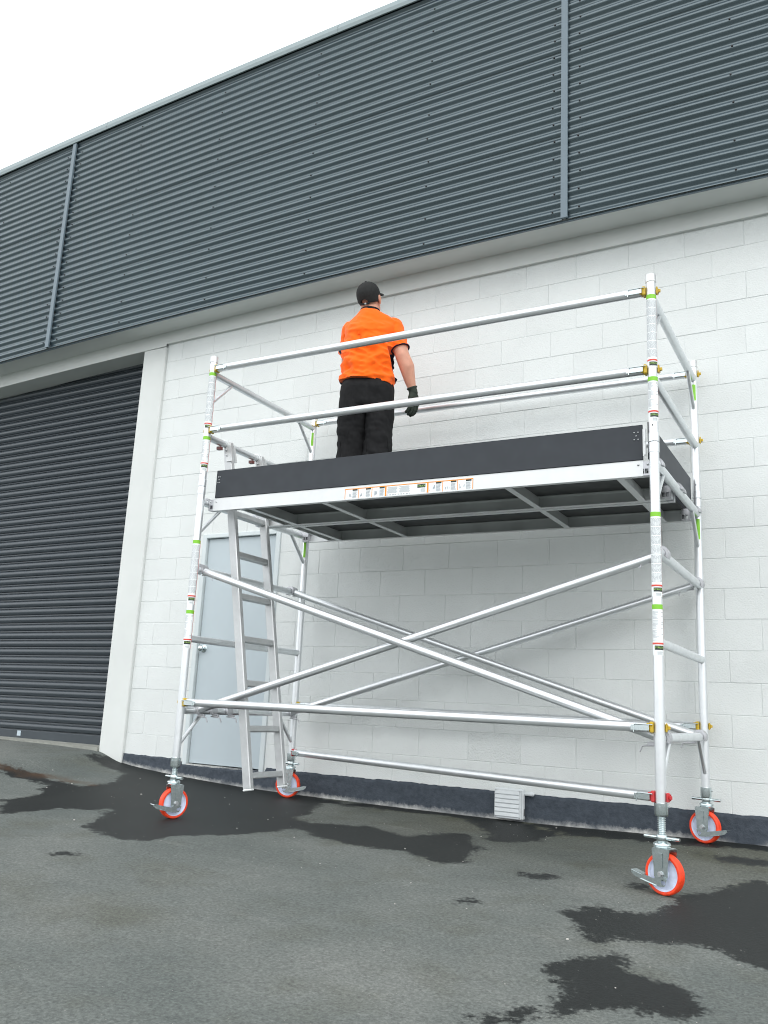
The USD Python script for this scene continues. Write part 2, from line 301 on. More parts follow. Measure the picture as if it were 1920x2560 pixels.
def sdist(poly_list):
    U = shapely.union_all([Polygon(p).buffer(0) for p in poly_list]); P = shapely.points(GX.ravel(), GY.ravel())
    d = shapely.distance(P, U.boundary); s = np.where(shapely.contains(U, P), d, -d); return np.clip(s, -.6, .6)
pv = UsdGeom.PrimvarsAPI(g)
pv.CreatePrimvar('damp', Sdf.ValueTypeNames.FloatArray, 'vertex').Set(Vt.FloatArray.FromNumpy((sdist(DAMP) * 1.0).astype(np.float32)))
moss = np.clip(1 + GY / 1.5, 0, 1) * np.clip((GX - .2) / 1.6, 0, 1) * (GY < .3)
pv.CreatePrimvar('moss', Sdf.ValueTypeNames.FloatArray, 'vertex').Set(Vt.FloatArray.FromNumpy(moss.ravel().astype(np.float32)))
RUST = [[(-3.2, -1.0), (-2.03, -1.04), (-1.64, -0.9), (-1.2, -0.88), (-1.1, -.95), (-1.5, -1.02), (-2.0, -1.12), (-3.2, -1.15)]]
pv.CreatePrimvar('rust', Sdf.ValueTypeNames.FloatArray, 'vertex').Set(Vt.FloatArray.FromNumpy(sdist(RUST).astype(np.float32)))

# ---------------------------------------------------------------- warehouse
WH = Thing('warehouse', 'white painted block warehouse with dark corrugated upper cladding, roller door and grey side door', 'building', (0, 0, 0))
DX0, DX1, DZ0, DZ1 = -1.052, -.172, .170, 2.178          # side door opening
PL, PR = -1.757, 4.443                                    # block panel
ROLL0, ROLL1 = -5.45, -2.057                              # roller door opening
core = Polygon([(-9, -.3), (9, -.3), (9, 4.6), (-9, 4.6)]).difference(sbox(DX0, .02, DX1, DZ1)).difference(sbox(ROLL0, -.1, ROLL1, 4.172))
WALL = WH.part('wall', prism(core, .2, (0, .2, 0), (1, 0, 0), (0, 0, 1)).apply_translation((0, .0036, 0)), 'mortar')
def block(x0, x1, z0, z1, y):
    c, h = .0026, .0010
    a = [(x0 + h, y + c, z0 + h), (x1 - h, y + c, z0 + h), (x1 - h, y + c, z1 - h), (x0 + h, y + c, z1 - h)]
    b = [(x0 + h + c, y, z0 + h + c), (x1 - h - c, y, z0 + h + c), (x1 - h - c, y, z1 - h - c), (x0 + h + c, y, z1 - h - c)]
    d = [(p[0], .010, p[2]) for p in a]
    F = [[4, 5, 6], [4, 6, 7]]
    for i in range(4):
        j = (i + 1) % 4; F += [[i, j, 4 + j], [i, 4 + j, 4 + i], [8 + i, 8 + j, j], [8 + i, j, i]]
    return trimesh.Trimesh(np.array(a + b + d), F, process=False)
ZP, XA = .174, 2.833
spare = []
for c in range(20):
    z0, z1 = ZP + .2 * c, ZP + .2 * (c + 1)
    off = XA + (0 if c % 2 else .2) + (.01 if c % 3 else -.008)
    k0 = math.floor((PL - off) / .4); x = off + .4 * k0
    while x < PR:
        a, b = max(x, PL), min(x + .4, PR); x += .4
        segs = [(a, b)]
        if z0 < DZ1 - .02:
            segs = [s for s in ((a, min(b, DX0)), (max(a, DX1), b)) if s[1] - s[0] > .03] if b > DX0 and a < DX1 else [(a, b)]
        for p, q in segs:
            if q - p < .03: continue
            rough = c == 1 and 1.6 < p < 2.15 and q - p > .3 and p < 1.95 < q
            WH.part('block', block(p, q, z0, z1, nrg.normal(0, .0006)), 'white_paint_rough' if rough else 'white_paint', WALL, label='block with a coarser stippled face above the vent box' if rough else None)
    for p in np.arange(4.743 + (.2 if c % 2 else 0), 8.8, .4): spare.append(block(p, p + .4, z0, z1, nrg.normal(0, .0008)))
    for p in np.arange(-8.9, -5.9, .4): spare.append(block(p, p + .4, z0, z1, nrg.normal(0, .0008)))
WH.part('block', cat(spare), 'white_paint', WALL, kind='stuff')
# plinth: uneven dark coating at the foot of the block panel
def plinth(x0, x1, top):
    xs = np.arange(x0, x1 + .001, .02); V = []; foot = []
    zs = np.linspace(0, 1, 9)
    for x in xs:
        gz = float(ground(x, -.01)) - .012
        zt = top(x) + .006 * (meshkit.noise(np.array([x * 14, 0, 3.]), 2) - .5) + .004 * (meshkit.noise(np.array([x * 60, 0, 3.]), 4) - .5)
        for k, s in enumerate(zs):
            z = gz + (zt - gz) * s; y = -.012 - .007 * (meshkit.noise(np.array([x * 22, 1, z * 22]), 6) - .5) - .006 * (1 - s) ** 3
            V.append((x, y, z)); foot.append(z - gz - .012)
        V.append((x, .02, zt)); foot.append(.3)
    m = len(zs) + 1; F = []
    for i in range(len(xs) - 1):
        for k in range(m - 1):
            a = i * m + k; F += [[a, a + m, a + m + 1], [a, a + m + 1, a + 1]]
    return trimesh.Trimesh(V, F, process=False), np.array(foot, np.float32)
def ptop(x): return .150 if DX0 - .02 < x < DX1 + .02 else .196 - .012 * min(1, max(0, (x + 1.7) / 2))
for a, b in ((PL, PR),):
    m, foot = plinth(a, b, ptop)
    pth = WH.part('plinth', m, 'plinth', smooth=True)
    UsdGeom.PrimvarsAPI(stage.GetPrimAtPath(pth)).CreatePrimvar('foot', Sdf.ValueTypeNames.FloatArray, 'vertex').Set(Vt.FloatArray.FromNumpy(foot))
# concrete frame: pillars, lintels, soffit
for a, b in ((-2.057, -1.757), (4.443, 4.743), (-5.75, -5.45)):
    WH.part('pillar', cbx(a, b, -.03, .25, -.3, 4.135 if -3 < a < 0 else 4.160 if a > 0 else 4.02, .006), 'white_render')
XS = np.arange(-9, 9.01, .25)
def lint(x): return .25 * float(bowc(x)) if x > -1.8 else float(bowc(x))
WH.part('lintel', strip(np.r_[-9:-2.0:.25, -2.05, -1.7570], closed([(.25, 4.172), (-.03, 4.172), (-.03, 4.345), (.25, 4.345)]), bowc), 'white_render')
WH.part('lintel', strip(np.r_[-1.7571, -1.5:9.01:.25], closed([(.25, 4.172), (-.03, 4.172), (-.03, 4.345), (.25, 4.345)]), lambda x: .25 * float(bowc(x))), 'white_render')
WH.part('soffit', strip(XS, closed([(-.029, 4.316), (-.275, 4.316), (-.275, 4.345), (-.029, 4.345)]), bowc), 'white_render')
WH.part('base_flashing', strip(XS, [(-.2765, 4.305), (-.290, 4.305), (-.290, 4.318), (-.2765, 4.318), (-.2765, 4.305)], bowc), 'trim_grey')
# corrugated cladding: sheets lapped upwards, three bays between vertical cover strips
PITCH = .0745; BZ = 4.319
def sheet(x0, x1, z0, n, lift):
    t = np.linspace(-.32 if lift else 0, n, n * 14 + 1); z = z0 + t * PITCH
    wv = np.cos(2 * np.pi * t); y = -.300 - .0102 * wv - lift * np.clip(1 - (t + .32) / 1.6, 0, 1)
    xs = np.arange(x0, x1, .5); xs = np.r_[xs, x1]
    wob = nrg.normal(0, .0007)
    return strip(xs, np.c_[y + wob, z], bowc)
bays = [(-9, -3.205), (-3.19, 2.445), (2.465, 9)]
for i, (a, b) in enumerate(bays):
    for r in range(4):
        n = 10 if r < 3 else 4
        WH.part('corrugated_sheet', sheet(a, b, BZ - .004 + r * 10 * PITCH, n + (1 if r < 3 else 0), .0028 if r else 0), 'cladding', smooth=60)
for xb in (-3.2, 2.455):
    WH.part('cover_strip', strip([xb - .025, xb + .025], closed([(-.312, 4.322), (-.330, 4.322), (-.330, 6.82), (-.312, 6.82)]), bowc).convex_hull, 'trim_grey')
scr = []
for xc in (-5.4, -4.3, -3.29, -3.08, -2.16, -1.05, .10, 1.28, 2.37, 2.57, 3.65, 4.8, 5.9):
    edge = min(abs(xc - q) for q in (-3.2, 2.455)) < .2
    ks = range(1, 32, 2) if edge else (1, 4, 8, 11, 14, 17, 21, 24, 28, 31)
    for k in ks:
        s = trimesh.creation.icosphere(1, .0075); s.apply_translation((xc + nrg.normal(0, .006), -.3130, BZ + (k + .0) * PITCH + float(bowc(xc)))); scr.append(s)
WH.part('cladding_screw', cat(scr), 'screw_dark', kind='stuff')
CAPX = [-9, -5.6, -2.69, .3, 3.3, 6.3, 9]
for a, b in zip(CAPX, CAPX[1:]):
    xs = np.r_[np.arange(a + .0015, b - .0015, .3), b - .0015]
    WH.part('capping', strip(xs, closed([(-.326, 6.766), (-.338, 6.766), (-.345, 6.80), (-.338, 6.852), (.22, 6.872), (.22, 6.862), (-.326, 6.842)]), bowc), 'capping')
WH.part('roof', bx(-9, 9, .2, 10, 6.55, 6.66), 'wall_core'); WH.part('upper_wall', bx(-9, 9, .0, .2, 4.37, 6.56), 'wall_core')
WH.part('rear_wall', bx(-9, 9, 9.8, 10, -.3, 6.55), 'wall_core')
for a in (-9, 8.8): WH.part('side_wall', bx(a, a + .2, .2065, 9.8, -.3, 6.55), 'white_render')
# roller door
RD = WH.part('roller_door', bx(ROLL0, ROLL1 + .02, .240, .252, .24, 4.15), 'roller')
sl = .0840; z = .335
prof0 = [(.227, 0.), (.2275, .0035), (.216, .008), (.209, .016), (.2045, .028), (.203, .040), (.205, .050), (.2105, .059), (.218, .0655), (.2265, .0690), (.2270, .0720), (.2200, .0735), (.2185, .0765), (.2200, .0795), (.2268, .0810), (.227, sl)]
while z < 4.15:
    n = len(prof0); pr = [(y, zz + z) for y, zz in prof0]
    WH.part('slat', strip([ROLL0, -4.5, -3.5, -2.6, ROLL1 + .01], pr, lambda x: float(bowc(x)) * .25 - .006), 'roller', RD, smooth=50); z += sl
WH.part('bottom_rail', strip([ROLL0, -4, -3, ROLL1 + .01], closed([(.232, .235), (.213, .235), (.211, .24), (.211, .322), (.214, .326), (.232, .328)]), lambda x: float(bowc(x)) * .25), 'roller', RD)
st = bx(-3.52, -3.465, .2085, .2107, .250, .300)
WH.part('sticker', st, 'sticker_grey', RD, label='small white sticker on the bottom rail')
WH.part('threshold', prism([(-.07, -.1), (.26, -.1), (.26, .242), (.12, .238), (-.045, .222), (-.07, .205)], ROLL1 - ROLL0 + .02, (ROLL1 + .01, 0, 0), (0, 1, 0), (0, 0, 1)) if False else bx(ROLL0, ROLL1, -.05, .256, -.2, .229), 'concrete')
# side door
LEAF = WH.part('door', cbx(-.998, -.226, .018, .058, .168, 2.136, .003), 'door_blue')
fr = [cbx(DX0, -1.004, -.012, .10, .150, DZ1, .004), cbx(-.220, DX1, -.012, .10, .150, DZ1, .004), cbx(-1.0036, -.2204, -.012, .10, 2.140, DZ1, .004), bx(-1.0036, -.986, .060, .075, .15, 2.138), bx(-.238, -.2204, .060, .075, .15, 2.138)]
WH.part('door_frame', cat(fr), 'door_frame', LEAF)
WH.part('door_sill', bx(-1.0036, -.2204, -.006, .10, .120, .160), 'plinth', LEAF)
kn = lathe([(0, .062), (.018, .060), (.026, .052), (.027, .042), (.020, .032), (.012, .026), (.012, .010), (.030, .008), (.034, .004), (.034, 0)], 24, (0, -1, 0), (-.945, .018, 1.146))
WH.part('door_knob', kn, 'zinc', LEAF, smooth=40)
for z0, z1 in ((1.935, 2.045), (1.03, 1.12), (.245, .345)): WH.part('hinge', cat(tube((-.2235, .010, z0), (-.2235, .010, z1), .007, 12), bx(-.232, -.2275, .0145, .0175, z0, z1)), 'alu_dull', LEAF)

# ---------------------------------------------------------------- vent / junction box on the plinth
JB = Thing('vent_box', 'small pale grey ribbed plastic box fixed low on the dark plinth', 'wall box', (1.987, 0, .11))
body = cbx(1.883, 2.094, -.062, -.021, .012, .213, .008)
B = JB.part('body', body, 'vent_plastic')
JB.part('lid', cbx(1.886, 2.081, -.072, -.0635, .015, .210, .004), 'vent_plastic')
for k in range(6):
    z0 = .026 + k * .029
    JB.part('rib', prism([(0, 0), (-.004, .004), (-.007, .020), (0, .0265)], .165, (2.067, -.0722, z0), (0, 1, 0), (0, 0, 1)).apply_translation((0, 0, 0)) if False else cat(trimesh.Trimesh([(1.893, -.0722, z0), (2.067, -.0722, z0), (1.893, -.0790, z0 + .006), (2.067, -.0790, z0 + .006), (1.893, -.0722, z0 + .0265), (2.067, -.0722, z0 + .0265)], [[0, 1, 3], [0, 3, 2], [2, 3, 5], [2, 5, 4], [0, 2, 4], [1, 5, 3]], process=False)), 'vent_plastic')
for x in (1.897, 2.071):
    for zz in (.026, .200): JB.part('screw', tube((x, -.0745, zz), (x, -.0718, zz), .006, 10), 'steel_bolt')
JB.part('conduit', cat(tube((2.0945, -.034, .186), (2.150, -.034, .186), .0135, 14), ball((2.150, -.034, .186), .0135, 2)), 'vent_plastic', smooth=40)
JB.part('side_slot', bx(2.0942, 2.0952, -.05, -.035, .04, .085), 'screw_dark')

# ---------------------------------------------------------------- scaffold tower
H0 = .66
SC = Thing('scaffold_tower', 'aluminium mobile scaffold tower on four orange tyred castors with guard rails and cross braces', 'scaffold', TO - np.array([0, 0, H0]), TROT)
RT = .0254
LEGS = {'NL': (0, 0), 'NR': (TL, 0), 'FL': (0, TW), 'FR': (TL, TW)}
def shell(x, y, z0, z1, r, a0, a1, n=14, th=.0006):
    t = np.linspace(math.radians(a0), math.radians(a1), n); V = []
    for rr, z in ((r, z0), (r, z1)): V.append(np.c_[x + rr * np.cos(t), y + rr * np.sin(t), np.full(n, z)])
    V = np.vstack(V); i = np.arange(n - 1)
    return trimesh.Trimesh(V, np.vstack([np.c_[i, i + 1, n + i + 1], np.c_[i, n + i + 1, n + i]]), process=False)
def wrap_text(txt, x, y, zc, height, r, a_mid):
    m = meshkit.text_mesh(txt, height, .0003); v = m.vertices.copy(); v[:, 0] -= (v[:, 0].max() + v[:, 0].min()) / 2
    a = math.radians(a_mid) + v[:, 0] / r
    m.vertices = np.c_[x + (r + v[:, 2]) * np.cos(a), y + (r + v[:, 2]) * np.sin(a), zc - height / 2 + v[:, 1]]; return m
lr = random.Random(3)
def stickers(leg, key, am):
    x, y = LEGS[key]; A0, A1 = am - 92, am + 78
    for gz, rz, ez, table in ((2.355, 1.972, 1.932, 0), (1.878, 1.682, 1.626, 1), (1.136, .752, .696, 0), (.657, .460, .402, 1)):
        P = SC.part('label', TM(shell(x, y, ez, gz, RT + .0006, A0, A1)), 'label_white', leg, smooth=True)
        def add(ms, m): SC.part('label_print', TM(cat(ms)), m, leg)
        add([shell(x, y, gz - .024, gz, RT + .0012, A0, A1)], 'label_green')
        add([shell(x, y, ez, gz - .002, RT + .0012, A1 - 13, A1)], 'label_red'); add([shell(x, y, rz - .004, rz + .005, RT + .0013, A0, A1)], 'label_red')
        add([shell(x, y, rz - .031, rz - .010, RT + .0014, am - 52, am + 52, 10)], 'label_dark')
        add([wrap_text('STRUCK', x, y, rz - .019, .0085, RT + .0016, am)], 'label_lime')
        ink = []
        z = gz - .034; row = 0
        while z > rz + .014:
            if table:
                for a, b in ((A0 + 8, am - 2), (am + 18, A1 - 20)):
                    if a > am and lr.random() < .72: continue
                    p = a + lr.random() * 8; ink.append(shell(x, y, z - .0022, z, RT + .0013, p, p + (b - p) * (.5 + .5 * lr.random()), 5))
            else:
                p = A0 + 8
                while p < A1 - 24:
                    q = min(p + 12 + 30 * lr.random(), A1 - 20); ink.append(shell(x, y, z - .0026, z, RT + .0013, p, q, 5)); p = q + 5
            row += 1; z -= .0062 if row % 7 else .011
        for k in range(4): ink.append(shell(x, y, ez + .004 + .0042 * k, ez + .0058 + .0042 * k, RT + .0013, am - 25, am + 40 - 12 * lr.random(), 5))
        SC.part('label_print', TM(cat(ink)), 'label_ink', leg, kind='stuff')
for key, (x, y) in LEGS.items():
    far = key[0] == 'F'
    body = [tube((x, y, -.318), (x, y, 1.515), RT, 28), tube((x, y, 1.517), (x, y, 2.435), RT, 28), lathe([(RT + .0003, 1.46), (RT + .0022, 1.463), (RT + .0022, 1.512), (RT + .0003, 1.515)], 28, None, (x, y, 0))]
    leg = SC.part('standard', TM(cat(body)), 'alu', smooth=35)
    SC.part('joint_sleeve', TM(lathe([(RT + .0002, 1.517), (RT + .0026, 1.519), (RT + .0026, 1.565), (RT + .0002, 1.568)], 28, None, (x, y, 0))), 'alu', leg, smooth=35)
    SC.part('end_cap', TM(lathe([(0, 2.482), (RT - .004, 2.482), (RT + .0028, 2.478), (RT + .0034, 2.434), (RT, 2.432)], 28, None, (x, y, 0))), 'alu_flat', leg, smooth=35)
    SC.part('collar', TM(cat(lathe([(RT, -.300), (RT + .0075, -.302), (RT + .0075, -.352), (RT + .004, -.362), (.016, -.362)], 28, None, (x, y, 0)), tube((x + .02, y, -.318), (x + .040, y, -.318), .004, 10), tube((x, y - .02, -.318), (x, y - .038, -.318), .004, 10))), 'zinc', leg, smooth=35)
    SC.part('pin_hole', TM(cat([tube((x - .0, y - RT - .0006, z), (x - .0, y - RT + .01, z), .0045, 10) for z in (1.485, 1.605)])), 'screw_dark', leg)
    if not far: stickers(leg, key, -62 if key == 'NR' else -48)
    else:
        for z0, z1 in ((2.19, 2.305), (1.24, 1.376)): SC.part('label', TM(shell(x, y, z0, z1, RT + .0006, -95 if key == 'FL' else -100, -50)), 'label_green', leg, smooth=True)
# rungs and corner braces of the two end frames
for x in (0, TL):
    for i, z in enumerate(R_):
        SC.part('rung', TM(cat(tube((x, RT - .004, z), (x, TW - RT + .004, z), RT - .001, 24))), 'alu' if x else 'alu', smooth=35)
    for z in (R_[0], R_[3], R_[5]):
        for y0, s in ((0, 1), (TW, -1)):
            SC.part('corner_brace', TM(tube((x, y0 + s * .215, z - .018), (x, y0 + s * .015, z - .215), .0128, 12)), 'alu', smooth=35)
# hook claws
def claw(p, d, col, up=True):
    """plastic wedge and spring latch that lock a rail end (pointing along d) to a standard"""
    p = np.asarray(p, float); d = np.asarray(d, float); s = np.cross((0, 0, 1), d)
    head = [bar(p - d * .046, p - d * .026, .050, .054), bar(p - d * .060, p - d * .046, .053, .040)]
    b = s if s[1] > 0 else -s
    head.append(bar(p - d * .030 + b * .0285, p + d * .036 + b * .0285, .005, .030))
    head.append(bar(p + d * .0262 + b * .012, p + d * .0350 + b * .013, .028, .044))
    head.append(bar(p + d * .0350 + b * .016, p + d * .048 + b * .016, .014, .017))
    return cat(head)
def latch(p, d):
    p = np.asarray(p, float); d = np.asarray(d, float); s = -np.cross((0, 0, 1), d); s = s if s[1] < 0 else -s
    a = p - d * .028 + s * .031 + np.array([0, 0, .012])
    return cat(wire([a, a - d * .085, a - d * .092 + np.array([0, 0, -.006]), a - d * .092 + np.array([0, 0, -.040])], .0032, 8), bar(p - d * .135 + s * .028 - np.array([0, 0, .004]), p - d * .045 + s * .028 - np.array([0, 0, .004]), .004, .026))
def rail(name, a, b, mat_='alu', col='yellow_plastic', r=RT - .0004):
    a, b = np.asarray(a, float), np.asarray(b, float); d = (b - a) / np.linalg.norm(b - a)
    R = SC.part(name, TM(tube(a + d * .050, b - d * .050, r, 28)), mat_, smooth=35)
    for p, dd in ((a, -d), (b, d)):
        SC.part('clamp', TM(claw(p, dd, col)), col, R)
        SC.part('latch', TM(latch(p, dd)), 'zinc', R, smooth=35)
    return R
for y, zs in ((0, (2.386, 1.928)), (TW, (2.391, 1.920))):
    for z in zs: rail('guard_rail', (0, y, z), (TL, y, z))
rail('ledger', (0, 0, .052), (TL, 0, .052)); rail('ledger', (0, TW, .064), (TL, TW, .064))
rail('plan_brace', (0, TW, -.295), (TL, 0, -.275), col='red_plastic')
def hookplate(c, d):
    """cast claw that saddles a rung (rung along y) at c, brace leaving along d"""
    c = np.asarray(c, float); t = np.linspace(math.radians(-35), math.radians(215), 16)
    o = np.c_[.041 * np.cos(t), .043 * np.sin(t)]; i = np.c_[.0262 * np.cos(t), .0262 * np.sin(t)][::-1]
    e = prism(Polygon(np.vstack([o, i])), .062, c + np.array([0, .031, 0]), (1, 0, 0), (0, 0, 1))
    s = 1 if d[0] > 0 else -1
    k = wire([c + np.array([s * .02, -.012, -.036]), c + np.array([s * .085, -.012, -.040]), c + np.array([s * .10, -.012, -.043]), c + np.array([s * .112, -.012, -.072])], .0036, 8)
    return cat(e, bar(c + np.array([s * .025, 0, -.028]), c + np.array([s * .075, 0, -.030]), .022, .018), k)
def diag(a, b):
    a, b = np.asarray(a, float), np.asarray(b, float); d = (b - a) / np.linalg.norm(b - a)
    R = SC.part('diagonal_brace', TM(tube(a + d * .030, b - d * .030, RT - .0004, 28)), 'alu', smooth=35)
    SC.part('hook', TM(hookplate(a, d)), 'cast_alu', R); SC.part('hook', TM(hookplate(b, -d)), 'cast_alu', R)
diag((0, .075, R_[2]), (TL, .075, R_[0])); diag((0, .155, R_[0]), (TL, .140, R_[2]))
diag((0, TW - .155, R_[2]), (TL, TW - .150, R_[0])); diag((0, TW - .075, R_[0]), (TL, TW - .085, R_[2]))
# spare hook claws parked along the lowest left rung
for yy in (.30, .47):
    SC.part('hook', TM(hookplate((0, yy, R_[0]), (1, 0, 0))), 'cast_alu')
# castors
def castor(key, ang, side):
    x, y = LEGS[key]; r = .095
    w = T((x, y, 0)); gz = float(ground(w[0], w[1])) - TO[2]
    n = np.array([math.cos(math.radians(ang)), math.sin(math.radians(ang)), 0]); d = np.cross((0, 0, 1), n)     # d: rolling direction
    pd = d if np.dot(d, side) > 0 else -d                                                                      # side the pedal is on
    c = np.array([x, y, gz + r]) - pd * .012; ax = c[2]
    zt = ax + .112
    up = np.array([0, 0, 1.])
    fork = []
    side_poly = [(-.046, .112), (.046, .112), (.044, .085), (.037, .030), (.036, -.012), (.020, -.029), (-.020, -.029), (-.036, -.010), (-.037, .030), (-.044, .085)]
    for s in (1, -1): fork.append(prism(side_poly, .004, c + n * (s * .0345 - .002), pd, up) if np.dot(np.cross(pd, up), n) > 0 else prism(side_poly, .004, c + n * (s * .0345 + .002), pd, up))
    fork.append(bar(c - n * .0365 + up * .1135, c + n * .0365 + up * .1135, .080, .005))
    fork.append(prism([(-.011, .030), (.011, .030), (.011, .095), (-.011, .095)], .003, c + n * .0375, pd, up) if np.dot(np.cross(pd, up), n) > 0 else prism([(-.011, .030), (.011, .030), (.011, .095), (-.011, .095)], .003, c + n * .0405, pd, up))
    K = SC.part('castor', TM(cat(fork)), 'zinc')
    q = np.array([x, y, 0])
    SC.part('swivel_bearing', TM(lathe([(.012, zt + .031), (.030, zt + .030), (.040, zt + .024), (.042, zt + .017), (.036, zt + .012), (.040, zt + .007), (.036, zt + .003), (.012, zt + .002)], 28, None, q)), 'zinc', K, smooth=35)
    nut = [lathe([(.012, zt + .063), (.024, zt + .062), (.026, zt + .052), (.026, zt + .036), (.023, zt + .031), (.012, zt + .031)], 28, None, q)]
    nut.append(tube(q + up * (zt + .048) - np.array([.086, -.02, 0]), q + up * (zt + .048) + np.array([.086, -.02, 0]), .0085, 14))
    SC.part('adjusting_nut', TM(cat(nut)), 'zinc', K, smooth=35)
    zz = np.arange(zt + .062, -.352, .0017); rr = .0178 + .0022 * np.cos(2 * np.pi * (zz - zt) / .0085)
    SC.part('jack_screw', TM(lathe(np.c_[rr, zz], 20, None, q)), 'zinc', K, smooth=60)
    SC.part('tyre', TM(lathe([(.078, -.0215), (.088, -.0225), (.0935, -.018), (.095, -.008), (.095, .008), (.0935, .018), (.088, .0225), (.078, .0215)], 48, n, c)), 'tyre_orange', K, smooth=35)
    SC.part('wheel_hub', TM(lathe([(.0, -.018), (.024, -.018), (.030, -.013), (.070, -.011), (.0765, -.019), (.0785, -.0212), (.0785, .0212), (.0765, .019), (.070, .011), (.030, .013), (.024, .018), (0, .018)], 48, n, c)), 'wheel_white', K, smooth=35)
    SC.part('axle_bolt', TM(cat(tube(c - n * .046, c + n * .046, .007, 12), tube(c + n * .037, c + n * .042, .015, 20), tube(c + n * .0425, c + n * .050, .0105, 6))), 'steel_bolt', K)
    ped = Polygon([(-.036, -.018), (-.022, -.052), (.0, -.055), (.070, -.044), (.140, -.026), (.158, -.010), (.148, .002), (.095, -.010), (.035, -.022), (.018, -.010), (-.018, -.010)]).difference(shapely.Point(-.016, -.033).buffer(.0115))
    o = c + n * .0405
    P = prism(ped, .003, o, pd, up) if np.dot(np.cross(pd, up), n) > 0 else prism(ped, .003, o + n * .003, pd, up)
    tread = bar(c + pd * .070 + up * -.018 - n * .035, c + pd * .070 + up * -.018 + n * .045, .018, .0035)
    tread2 = bar(o + pd * .02 - up * .052 + n * .004, o + pd * .105 - up * .034 + n * .004, .010, .003)
    plate = bar(o + pd * .098 - up * .016 - n * .020, o + pd * .156 - up * .001 - n * .020, .050, .004)
    SC.part('brake_pedal', TM(cat(P, tread2, plate)), 'zinc', K)
castor('NR', -110, (-1, 0, 0)); castor('NL', -22, (-1, -1, 0)); castor('FR', -108, (1, 0, 0)); castor('FL', -72, (1, 0, 0))

